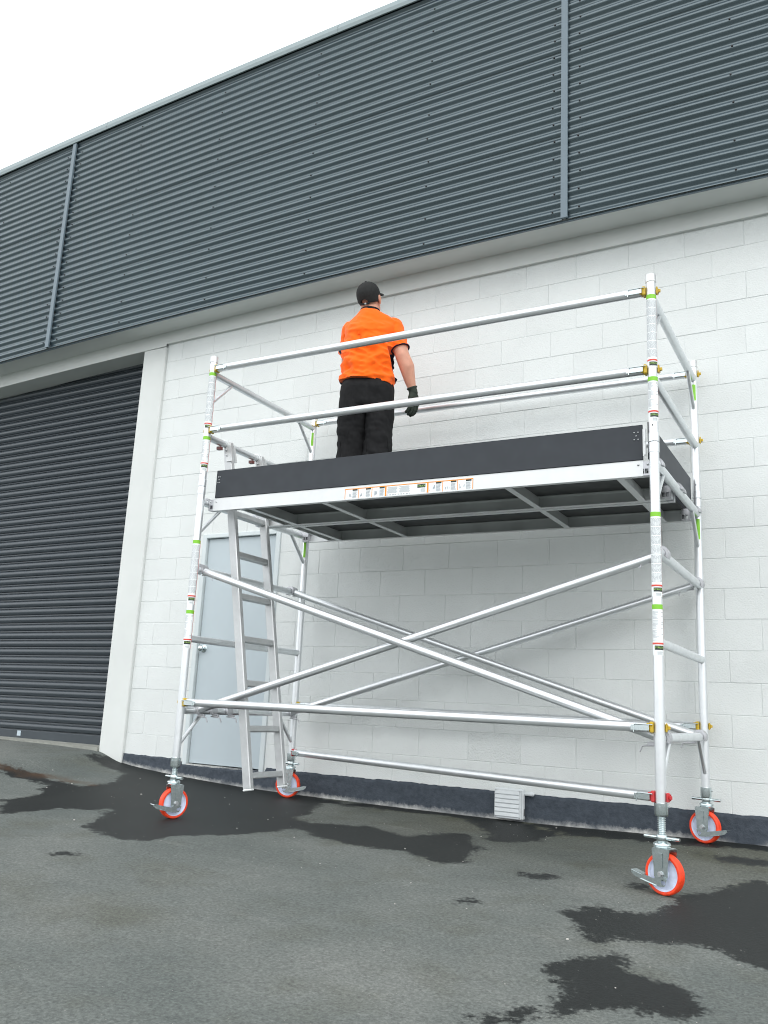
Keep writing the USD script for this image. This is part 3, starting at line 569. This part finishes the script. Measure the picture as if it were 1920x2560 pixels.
# ---------------------------------------------------------------- platforms
def platform(y0, y1, label, front):
    P = Thing('scaffold_platform', label, 'platform', T((TL / 2, (y0 + y1) / 2, 1.352)), TROT, None)
    z0, z1 = 1.352, 1.430; x0, x1 = .070, TL - .070
    ch = lambda yw, s: [bx(x0, x1, min(yw, yw + s * .004), max(yw, yw + s * .004), z0, z1), bx(x0, x1, min(yw + s * .004, yw + s * .034), max(yw + s * .004, yw + s * .034), z0, z0 + .004), bx(x0, x1, min(yw + s * .004, yw + s * .024), max(yw + s * .004, yw + s * .024), z1 - .004, z1)]
    b0 = P.part('side_beam', TM(cat(ch(y0, 1))), 'alu_flat'); P.part('side_beam', TM(cat(ch(y1, -1))), 'alu_flat')
    P.part('edge_lip', TM(bx(x0, x1, y0 + .002, y0 + .010, z1 + .0003, z1 + .010)), 'alu_flat', b0)
    for x in (.375, .962, 2.222, 2.868):
        cm = P.part('cross_member', TM(cat(bx(x - .002, x + .002, y0 + .0045, y1 - .0045, z0 + .006, z1 - .006), bx(x - .020, x + .020, y0 + .0345, y1 - .0345, z0 + .0003, z0 + .0055))), 'alu_flat')
        if x > 2.5: P.part('label', TM(bx(x - .0045, x - .0025, y0 + .10, y0 + .26, z0 + .02, z0 + .055)), 'label_green', cm)
    P.part('deck_board', TM(bx(.30, x1 - .004, y0 + .006, y1 - .006, z1 - .0035 + .0005, z1 + .008)) if False else TM(bx(.30, x1 - .004, y0 + .0105, y1 - .0045, z1 - .0036 + .004, z1 + .0095)), 'ply_under')
    P.part('end_beam', TM(cat(bx(.250, .262, y0 + .0045, y1 - .0045, z0 + .012, z1 - .005), bx(.262, .300, y0 + .035, y1 - .035, z1 - .012, z1 - .0045))), 'alu_flat')
    for x, s in ((0, 1), (TL, -1)):
        for yc in (y0 + .024, y1 - .024):
            t = np.linspace(math.radians(-10), math.radians(190), 14)
            arc = np.vstack([np.c_[.037 * np.cos(t), .037 * np.sin(t)], np.c_[.0258 * np.cos(t), .0258 * np.sin(t)][::-1]])
            pl = Polygon(arc).union(sbox(.028, -.055, .085, .022)).difference(sbox(.042, -.045, .060, -.018)).difference(sbox(.064, -.045, .082, -.018))
            if pl.geom_type != 'Polygon': pl = max(pl.geoms, key=lambda q: q.area)
            e = prism(pl, .046, (0, 0, 0), (1, 0, 0), (0, 0, 1)); e.vertices[:, 0] *= s; e.vertices += np.array([x, yc + .023, 1.41])
            if s < 0: e.invert()
            P.part('hook', TM(e), 'cast_alu')
            P.part('bolt', TM(cat([ball((x + s * q, yc + (-.023 if yc < (y0 + y1) / 2 else .023), 1.415), .007) for q in (.045, .095)])), 'steel_bolt')
    if front:
        yl = y0 - .0006
        W = P.part('safety_label', TM(bx(1.140, 2.015, yl, y0 - .0001, 1.357, 1.4235)), 'label_white', b0, label='strip of white and orange safety labels along the beam')
        oran, ink, dark = [], [], []
        xs = [1.140, 1.238, 1.335, 1.433, 1.722, 1.820, 1.918, 2.015]
        q = lambda a, b, c, d, k: bx(a, b, yl - k, yl - k + .0003, c, d)
        for i, xx in enumerate(xs):
            wdt = .011 if i in (3, 4) else .004
            oran.append(q(xx - wdt / 2, xx + wdt / 2, 1.357, 1.4235, .0008))
        oran.append(q(1.140, 2.015, 1.4175, 1.4235, .0006))
        for i in range(7):
            a, b = xs[i] + .008, xs[i + 1] - .008
            if i == 3:
                dark.append(q(b - .063, b - .008, 1.392, 1.414, .0008))
                for r in range(4): ink.append(q(b - .040, b - .010, 1.366 + r * .0055, 1.3685 + r * .0055, .0008))
                for r in range(7):
                    for u, v in ((a, a + .075), (a + .085, a + .165)): ink.append(q(u + .01 * lr.random(), v - .012 * lr.random(), 1.373 + r * .006, 1.3757 + r * .006, .0008))
                for r in range(9): ink.append(q(a + r * .019, a + r * .019 + .008 + .008 * lr.random(), 1.361, 1.365, .0008))
                tx = meshkit.text_mesh('STRUCK', .0095, .0003); tx.vertices -= [(tx.vertices[:, 0].min() + tx.vertices[:, 0].max()) / 2, 0, 0]
                tx.vertices = np.c_[tx.vertices[:, 0] + b - .0355, np.full(len(tx.vertices), yl - .0010) - tx.vertices[:, 2], tx.vertices[:, 1] + 1.398]
                P.part('label_print', TM(tx), 'label_lime', b0)
            else:
                dark.append(q(b - .036, b, 1.408, 1.4175, .0009))
                for r in range(9): ink.append(q(b - .036, b - .003 - .006 * lr.random(), 1.362 + r * .0048, 1.3645 + r * .0048, .0008))
                for r in range(5): ink.append(q(a + .006 * lr.random() + .008 * r, a + .004 + .008 * r + .006 * lr.random(), 1.366 + .006 * r * lr.random(), 1.372 + .03 * lr.random(), .0008))
        for o_ in oran: P.part('label_border', TM(o_), 'label_orange', b0)
        for d_ in dark: P.part('label_badge', TM(d_), 'label_dark', b0)
        P.part('label_print', TM(cat(ink)), 'label_ink', b0, kind='stuff')
platform(.052, .642, 'aluminium platform deck nearer the camera, its side beam carrying a strip of safety labels', True)
platform(.672, 1.268, 'plain aluminium platform deck on the wall side, behind the labelled one', False)

# ---------------------------------------------------------------- toe boards
TB = Thing('toe_board', 'black hinged toe boards standing along the scaffold deck edge', 'toe board', T((TL / 2, .06, 1.441)), TROT)
Bf = TB.part('front_board', TM(cbx(.080, 2.998, .048, .062, 1.4415, 1.638, .002)), 'ply_black')
for x in (.098, .112):
    for z in (1.590, 1.551): TB.part('rivet', TM(ball((x, .0475, z), .0042)), 'steel_bolt', Bf)
TB.part('rivet', TM(ball((.105, .0475, 1.570), .0042)), 'steel_bolt', Bf)
for x in (2.954, 2.975):
    for z in (1.596, 1.556): TB.part('rivet', TM(ball((x, .0475, z), .0045)), 'steel_bolt', Bf)
TB.part('rivet', TM(ball((2.9645, .0475, 1.576), .0045)), 'steel_bolt', Bf)
Be = TB.part('end_board', TM(cbx(3.024, 3.036, .050, 1.290, 1.4415, 1.652, .002)), 'ply_black')
TB.part('hinge', TM(cat(tube((3.011, .0455, 1.465), (3.011, .0455, 1.535), .0075, 14), tube((3.011, .0455, 1.537), (3.011, .0455, 1.612), .0075, 14), bx(2.9995, 3.011, .0440, .0465, 1.460, 1.612))), 'alu_flat', Bf)
TB.part('rear_board', TM(cbx(.30, 3.022, 1.262, 1.274, 1.4415, 1.638, .002)), 'ply_black')

# ---------------------------------------------------------------- ladder
LD = Thing('ladder', 'sloping aluminium ladder hooked over a rung inside the left scaffold frame', 'ladder', T((.43, .41, -.47)), TROT)
lx = lambda z: .349 - .178 * z
ld = np.array([lx(1.93) - lx(-.47), 0, 2.40]); ld /= np.linalg.norm(ld); across = np.array([ld[2], 0, -ld[0]])
for yc, zb in ((.222, -.472), (.600, -.470)):
    S = LD.part('stile', TM(bar((lx(zb), yc, zb), (lx(1.895), yc, 1.895), .062, .040, (0, 1, 0))), 'alu_dull')
    c = np.array([0, yc, R_[4]]); t = np.linspace(math.radians(-60), math.radians(200), 16)
    pl = Polygon(np.vstack([np.c_[.040 * np.cos(t), .040 * np.sin(t)], np.c_[.0262 * np.cos(t), .0262 * np.sin(t)][::-1]])).union(Polygon([(.028, .02), (.060, -.02), (.085, -.13), (.030, -.13), (.020, -.033)]))
    LD.part('top_hook', TM(prism(pl, .006, c - np.array([0, .0215, 0]) + np.array([0, .0, 0]), (1, 0, 0), (0, 0, 1))), 'alu_flat', S)
    LD.part('top_hook', TM(prism(pl, .006, c + np.array([0, .0275, 0]), (1, 0, 0), (0, 0, 1))), 'alu_flat', S)
    for z in (1.835, 1.795): LD.part('bolt', TM(cat(ball((lx(z), yc - .0285, z), .0075), tube((lx(z), yc - .0300, z), (lx(z), yc - .0215, z), .0105, 14))), 'steel_bolt', S)
    LD.part('foot', TM(bar((lx(zb) + .002, yc, zb - .0125), (lx(zb), yc, zb - .0005), .066, .044, (0, 1, 0))), 'label_white', S)
    LD.part('hook_tab', TM(bx(-.022, .012, yc - .085, yc - .055, R_[4] - .052, R_[4] - .030)), 'tab_dark', S, label='small dark red tab under the rung')
for k in range(7):
    z = -.394 + .2937 * k
    LD.part('rung', TM(bar((lx(z), .2425, z), (lx(z), .5795, z), .046, .040, ld)), 'alu_dull')

# ---------------------------------------------------------------- person
PR_ = math.radians(27); PC = np.array([.845, .75, 0])
def Pm(v):
    v = np.asarray(v, float); c, s = math.cos(PR_), math.sin(PR_)
    return T(np.c_[PC[0] + v[:, 0] * c - v[:, 1] * s, PC[1] + v[:, 0] * s + v[:, 1] * c, v[:, 2]])
DECK = 1.4395
ICO = trimesh.creation.icosphere(2, 1.0).vertices
def ell(c, r, rot=None):
    p = ICO * np.asarray(r, float)
    return (p @ rot.T if rot is not None else p) + np.asarray(c, float)
def hull(*ps): return m3.Manifold.hull_points(np.vstack(ps))
def chain(nodes):
    """nodes: (centre, radius or radii); hulls between neighbours"""
    e = [ell(c, r if np.ndim(r) else (r,) * 3, None) for c, r in nodes]
    return [hull(a, b) for a, b in zip(e, e[1:])]
def join(ms): return m3.Manifold.batch_boolean(ms, m3.OpType.Add)
def smooth(mf, edge, it=12, fold=None):
    mf = mf.refine_to_length(edge); me = mf.to_mesh(); t = trimesh.Trimesh(me.vert_properties[:, :3], me.tri_verts, process=True)
    trimesh.smoothing.filter_taubin(t, .5, .53, iterations=it)
    if fold is not None: t.vertices = t.vertices + fold(t.vertices, t.vertex_normals)
    return t
def man(t): return m3.Manifold(m3.Mesh(np.asarray(t.vertices, np.float32), np.asarray(t.faces, np.uint32)))
def P3(m):
    if hasattr(m, 'to_mesh'):
        me = m.to_mesh(); m = trimesh.Trimesh(me.vert_properties[:, :3], me.tri_verts, process=False)
    m = trimesh.Trimesh(m.vertices.copy(), m.faces, process=False); m.vertices = Pm(m.vertices); return m
MAN = Thing('person', 'person in orange shirt, black trousers and dark cap standing on the scaffold platform', 'person', Pm([[0, 0, DECK]])[0], TROT)
HIPR, HIPL = (.095, 0, 2.36), (-.095, 0, 2.36)
KNR, KNL = (.098, .0, 1.945), (-.098, .05, 1.945)
ANR, ANL = (.100, -.03, 1.535), (-.108, .04, 1.535)
SHR, SHL = (.172, .0, 2.890), (-.148, .03, 2.862)
ELR, WRR = (.250, -.045, 2.640), (.340, .012, 2.385)
ELL_, WRL = (-.178, .155, 2.655), (-.06, .34, 2.745)
hr = lambda yaw, pitch: np.array([[math.cos(yaw), -math.sin(yaw), 0], [math.sin(yaw), math.cos(yaw), 0], [0, 0, 1]]) @ np.array([[1, 0, 0], [0, math.cos(pitch), -math.sin(pitch)], [0, math.sin(pitch), math.cos(pitch)]])
HR = hr(math.radians(-24), math.radians(33)); HC = np.array([-.018, .012, 3.112])
hd = lambda p: HC + np.asarray(p, float) @ HR.T
he = lambda c, r: ell((0, 0, 0), r) @ HR.T + hd(c)
head = [hull(he((0, -.012, .028), (.077, .096, .088)), he((0, .012, -.030), (.066, .076, .060))), hull(he((0, .012, -.03), (.064, .07, .05)), he((0, .055, -.088), (.032, .030, .024)), he((.035, .02, -.075), (.024, .03, .03)), he((-.035, .02, -.075), (.024, .03, .03))),
        hull(he((0, .088, -.002), (.008, .008, .012)), he((0, .112, -.030), (.011, .010, .009)), he((.012, .095, -.032), (.008, .008, .006)), he((-.012, .095, -.032), (.008, .008, .006))),
        hull(he((.018, .088, -.062), (.012, .010, .006)), he((-.018, .088, -.062), (.012, .010, .006))), hull(he((.024, .084, .018), (.016, .012, .007)), he((-.024, .084, .018), (.016, .012, .007)))]
for s in (1, -1): head.append(hull(he((s * .084, -.010, .000), (.012, .018, .026)), he((s * .076, .0, -.034), (.008, .010, .012))))
neck = chain([((-.010, -.026, 2.955), (.078, .072, .05)), (tuple(hd((0, -.028, -.055))), (.068, .066, .05))])
torso = chain([((0, 0.01, 2.36), (.150, .100, .07)), ((0, .005, 2.53), (.150, .105, .08)), ((0, 0.005, 2.72), (.155, .105, .09)), ((0, -.005, 2.865), (.150, .080, .06))]) + [hull(ell((.14, .0, 2.885), (.05, .05, .04)), ell((-.13, .01, 2.885), (.05, .05, .04)), ell((0, -.015, 2.935), (.06, .055, .03)))]
armR = chain([(SHR, .060), (tuple(np.array(SHR) * .45 + np.array(ELR) * .55), .060), (ELR, .052)]) + chain([(ELR, .053), (tuple(np.array(ELR) * .68 + np.array(WRR) * .32 + np.array([0.008, -.004, 0])), .056), (tuple(np.array(ELR) * .3 + np.array(WRR) * .7), .041), (WRR, (.026, .031, .028))])
armL = chain([(SHL, .060), (ELL_, .043), (tuple(np.array(ELL_) * .65 + np.array(WRL) * .35), .044), (WRL, .028)])
legs = []
for h, k, a in ((HIPR, KNR, ANR), (HIPL, KNL, ANL)): legs += chain([(h, .088), (k, .056), (tuple(np.array(k) * .7 + np.array(a) * .3 + np.array([0, -.015, 0])), .056), (a, .040)]) + [hull(ell((a[0], a[1] - .03, DECK + .045), (.035, .04, .03)), ell((a[0], a[1] + .16, DECK + .035), (.038, .05, .022)), ell(a, (.04,) * 3))]
def handgeo(w, ax, side, th, inflate=-.0005):
    """hand at wrist w, fingers along ax, thumb towards th; side = palm normal"""
    w, ax, th, side = (np.asarray(q, float) / (1 if i == 0 else np.linalg.norm(q)) for i, q in enumerate((w, ax, th, side)))
    g = lambda a, b, c: tuple(w + ax * a * 1.08 + th * b * 1.18 + side * c * 1.1); i_ = inflate
    out = [hull(ell(g(.012, 0, 0), (.026 + i_,) * 3), ell(g(.045, .020, 0), (.018 + i_,) * 3), ell(g(.045, -.020, 0), (.018 + i_,) * 3)), hull(ell(g(.045, .022, 0), (.018 + i_,) * 3), ell(g(.045, -.022, 0), (.018 + i_,) * 3), ell(g(.092, .030, .003), (.013 + i_,) * 3), ell(g(.088, -.030, .003), (.012 + i_,) * 3))]
    for b, L, r in ((.030, .072, .0095), (.0105, .080, .0098), (-.0095, .074, .0092), (-.028, .058, .0085)):
        a0 = .090 - abs(b) * .08
        j = [g(a0, b, .003), g(a0 + L * .42, b * 1.04, .012), g(a0 + L * .70, b * 1.02, .030), g(a0 + L * .80, b, .048)]
        out += chain([(q, r * s + i_) for q, s in zip(j, (1.08, 1., .94, .82))])
    out += chain([(g(.028, .026, .004), .015 + i_), (g(.058, .044, .014), .0125 + i_), (g(.084, .050, .024), .0108 + i_), (g(.104, .048, .030), .0092 + i_)])
    return join(out)
axR = np.array([.10, .10, -.98]); axL = np.array([.35, .85, .25])
hR = handgeo(WRR, axR, (-.70, .70, -.1), (.66, .70, .1)); hL = handgeo(WRL, axL, (.5, -.1, -.8), (.6, -.1, .5))
bodym = smooth(join(head + neck + torso + armR + armL + legs), .014, 10)
bodym2 = man(bodym) + hR.refine_to_length(.006) + hL.refine_to_length(.006)
MAN.part('body', P3(bodym2), 'skin', smooth=50)
for s in (1, -1): MAN.part('eye', P3(trimesh.Trimesh(he((s * .031, .083, .004), (.012, .008, .008)), trimesh.creation.icosphere(2, 1.0).faces)), 'eye', smooth=True)
# shirt
def folds(v, n):
    a = meshkit.fbm(np.c_[v[:, 0] * 6 + v[:, 2] * 5, v[:, 1] * 6, v[:, 2] * 13 - v[:, 0] * 6], 3, 11) - .5
    b = meshkit.noise(np.c_[v[:, 0] * 9 - v[:, 2] * 7, v[:, 1] * 8, v[:, 2] * 22 + v[:, 0] * 9], 21) - .5
    k = np.clip((2.90 - v[:, 2]) / .3, .25, 1)
    return n * ((a * .060 + (.10 - np.abs(b)) * .055) * k)[:, None]
q = 1.0
st_ = chain([((0, -.004, 2.40), (.212, .165, .05)), ((0, -.006, 2.52), (.204, .158, .07)), ((0, -.010, 2.70), (.204, .152, .09)), ((0, -.020, 2.84), (.186, .128, .07))]) + [hull(ell((.148, -.010, 2.888), (.070, .078, .056)), ell((-.130, .006, 2.858), (.068, .080, .056)), ell((-.012, -.034, 2.982), (.078, .072, .030)), ell((0, -.024, 2.80), (.190, .134, .07)))]
uR = np.array(ELR) - np.array(SHR); uL = np.array(ELL_) - np.array(SHL)
st_ += chain([(SHR, .072), (tuple(np.array(SHR) + uR * .45), (.070, .074, .07)), (tuple(np.array(SHR) + uR * .92), (.070, .076, .06))])
st_ += chain([(SHL, .072), (tuple(np.array(SHL) + uL * .92), (.070, .078, .07))])
sh = smooth(join(st_), .009, 34, folds); shm = man(sh)
shm = shm.trim_by_plane((.07, .0, .9975), 2.410)
def cut(m, n, p):
    n = np.asarray(n, float) / np.linalg.norm(n); return m.trim_by_plane(tuple(n), float(n @ np.asarray(p)))
def sleeve_cut(m, u, p, c, half):
    """removes what lies beyond the sleeve end, only near the arm"""
    u = u / np.linalg.norm(u); box = m3.Manifold.cube((half * 2, half * 2, .3), True).translate((0, 0, .15)); a, b, d = frame_of(u)
    M_ = np.c_[np.stack([a, b, d], 1), np.asarray(p)]; return m - box.transform(M_)
shm = sleeve_cut(shm, uR, np.array(SHR) + uR * .78, None, .10)
shm = sleeve_cut(shm, uL, np.array(SHL) + uL * .80, None, .10)
panels = [m3.Manifold.cube((.12, .090, .36), True).translate((s * .19, .045, 2.56)) for s in (1, -1)]
pan = (shm ^ (panels[0] + panels[1])); shm = shm - (panels[0] + panels[1])
SHIRT = MAN.part('shirt', P3(shm), 'orange_cloth', smooth=50)
MAN.part('side_panel', P3(pan), 'navy_cloth', SHIRT, smooth=50)
MAN.part('collar', P3(smooth(join([hull(ell((-.010 + .068 * math.cos(t), -.024 + .064 * math.sin(t), 3.000), (.008, .008, .012)), ell((-.010 + .068 * math.cos(t + .42), -.024 + .064 * math.sin(t + .42), 3.000), (.008, .008, .012))) for t in np.arange(0, 6.28, .42)]), .012, 4)), 'black_cloth', SHIRT, smooth=True)
cuffp = np.array(SHR) + uR * .775; a_, b_, d_ = frame_of(uR)
MAN.part('cuff', P3(lathe([(.060, -.0028), (.0728, -.0028), (.0733, .0), (.0728, .0028), (.060, .0028)], 28, uR, cuffp)), 'navy_cloth', SHIRT, smooth=35)
# trousers
def tf(v, n):
    a = meshkit.fbm(np.c_[v[:, 0] * 10, v[:, 1] * 10 + v[:, 2] * 3, v[:, 2] * 9 + v[:, 0] * 8], 3, 31) - .5
    b = np.abs(meshkit.noise(np.c_[v[:, 0] * 14 + v[:, 2] * 8, v[:, 1] * 10, v[:, 2] * 24], 41) - .5)
    return n * (a * .027 + b * .020 * np.clip((2.35 - v[:, 2]) / .3, .2, 1))[:, None]
tr = chain([((0, 0, 2.475), (.182, .130, .04)), ((0, -.010, 2.36), (.198, .152, .08)), ((0, -.004, 2.25), (.190, .140, .06))])
for h, k, a in ((HIPR, KNR, ANR), (HIPL, KNL, ANL)):
    tr += chain([((h[0], h[1] - .006, h[2]), (.104, .136, .10)), ((h[0] * 1.05, .0, 2.18), (.108, .122, .06)), (k, (.102, .106, .06)), (tuple(np.array(k) * .45 + np.array(a) * .55), (.096, .100, .06)), ((a[0], a[1], a[2] - .03), (.090, .100, .035))])
MAN.part('trousers', P3(smooth(join(tr), .013, 16, tf)), 'black_cloth', smooth=50)
for a in (ANR, ANL):
    bt = smooth(join([hull(ell((a[0], a[1] - .035, DECK + .050), (.046, .050, .040)), ell((a[0], a[1] + .14, DECK + .040), (.050, .060, .032)), ell((a[0], a[1] + .02, a[2] + .02), (.050, .056, .03)))]), .012, 5)
    bt = man(bt).trim_by_plane((0, 0, 1), DECK + .001)
    MAN.part('boot', P3(bt), 'boot', smooth=40)
# cap: crown, strap gap at the back, button, brim
crown = smooth(hull(he((0, -.014, .044), (.087, .112, .094)), he((0, -.012, .005), (.086, .110, .055))), .010, 4); cm = man(crown)
n_ = HR @ np.array([0, .12, 1.]); cm = cut(cm, n_, hd((0, -.02, -.022)))
gap = join([hull(ell((0, 0, 0), (.034, .05, .024)) @ HR.T + hd((0, -.128, -.006)))]); cm = cm - gap
CAP = MAN.part('cap', P3(cm), 'cap_cloth', smooth=50)
MAN.part('cap_strap', P3(join([hull(he((.078 * math.sin(t) , -.012 - .112 * math.cos(t), -.016), (.004, .004, .008)), he((.078 * math.sin(t + .2), -.012 - .112 * math.cos(t + .2), -.016), (.004, .004, .008))) for t in np.arange(-.5, .45, .2)])), 'cap_cloth', CAP, smooth=True)
MAN.part('buckle', P3(trimesh.Trimesh(he((.014, -.126, -.016), (.008, .004, .009)), trimesh.creation.icosphere(2, 1.).faces)), 'steel_bolt', CAP, smooth=True)
MAN.part('button', P3(trimesh.Trimesh(he((0, -.014, .137), (.009, .009, .005)), trimesh.creation.icosphere(2, 1.).faces)), 'cap_cloth', CAP, smooth=True)
brim = hull(*[he((.078 * math.sin(t), 0.075 + .070 * math.cos(t), .040 - .030 * abs(math.sin(t)) ** 2 - .012 * math.cos(t)), (.006, .006, .003)) for t in np.linspace(-1.5, 1.5, 15)], he((.07, .055, .020), (.01, .01, .004)), he((-.07, .055, .020), (.01, .01, .004)))
MAN.part('brim', P3(smooth(brim, .012, 2)), 'cap_cloth', CAP, smooth=40)
# gloves
for w, ax_, sd, th, fa in ((WRR, axR, (-.70, .70, -.1), (.66, .70, .1), ELR), (WRL, axL, (.5, -.1, -.8), (.6, -.1, .5), ELL_)):
    gl = handgeo(w, ax_, sd, th, .0045); back = np.array(w) - np.array(fa); back /= np.linalg.norm(back)
    cuff = join(chain([(tuple(np.array(w) - back * .018), (.0345, .0375, .020)), (tuple(np.array(w) + back * .012), (.033, .036, .02))]))
    G = MAN.part('glove', P3(smooth((gl + cuff), .005, 5)), 'glove_knit', smooth=60)
    MAN.part('glove_cuff', P3(lathe([(.028, -.006), (.038, -.006), (.040, 0), (.038, .006), (.028, .006)], 24, back, np.array(w) - back * .026)), 'glove_knit', G, smooth=35)

# ---------------------------------------------------------------- loose grit on the asphalt
chips = []; r2 = random.Random(5)
spots = [(-0.1 + r2.random() * 2.4, -.5 - r2.random() * 1.7) for _ in range(55)] + [(-2 + r2.random() * 2.2, -.25 - r2.random() * 1.2) for _ in range(35)] + [(2 + r2.random() * 1.8, -.10 - r2.random() * .5) for _ in range(25)] + [(2.2 + r2.random() * 1.6, -1.5 - r2.random() * 1.5) for _ in range(25)]
for x, y in spots:
    s = trimesh.creation.icosphere(1, .0014 + .0032 * r2.random() ** 5); s.vertices *= np.array([1 + r2.random(), 1 + .5 * r2.random(), .7]); s.vertices += r2.random() * .0006
    s.apply_transform(trimesh.transformations.rotation_matrix(r2.random() * 6, (0, 0, 1))); s.apply_translation((x, y, float(ground(x, y)) + .001)); chips.append(s)
gr = usdkit.mesh(stage, '/World/grit', cat(chips), MATS['stone_chip'])
for k, v in (('kind', 'stuff'), ('label', 'pale stone chips scattered over the asphalt'), ('category', 'grit')): gr.GetPrim().SetCustomDataByKey(k, v)
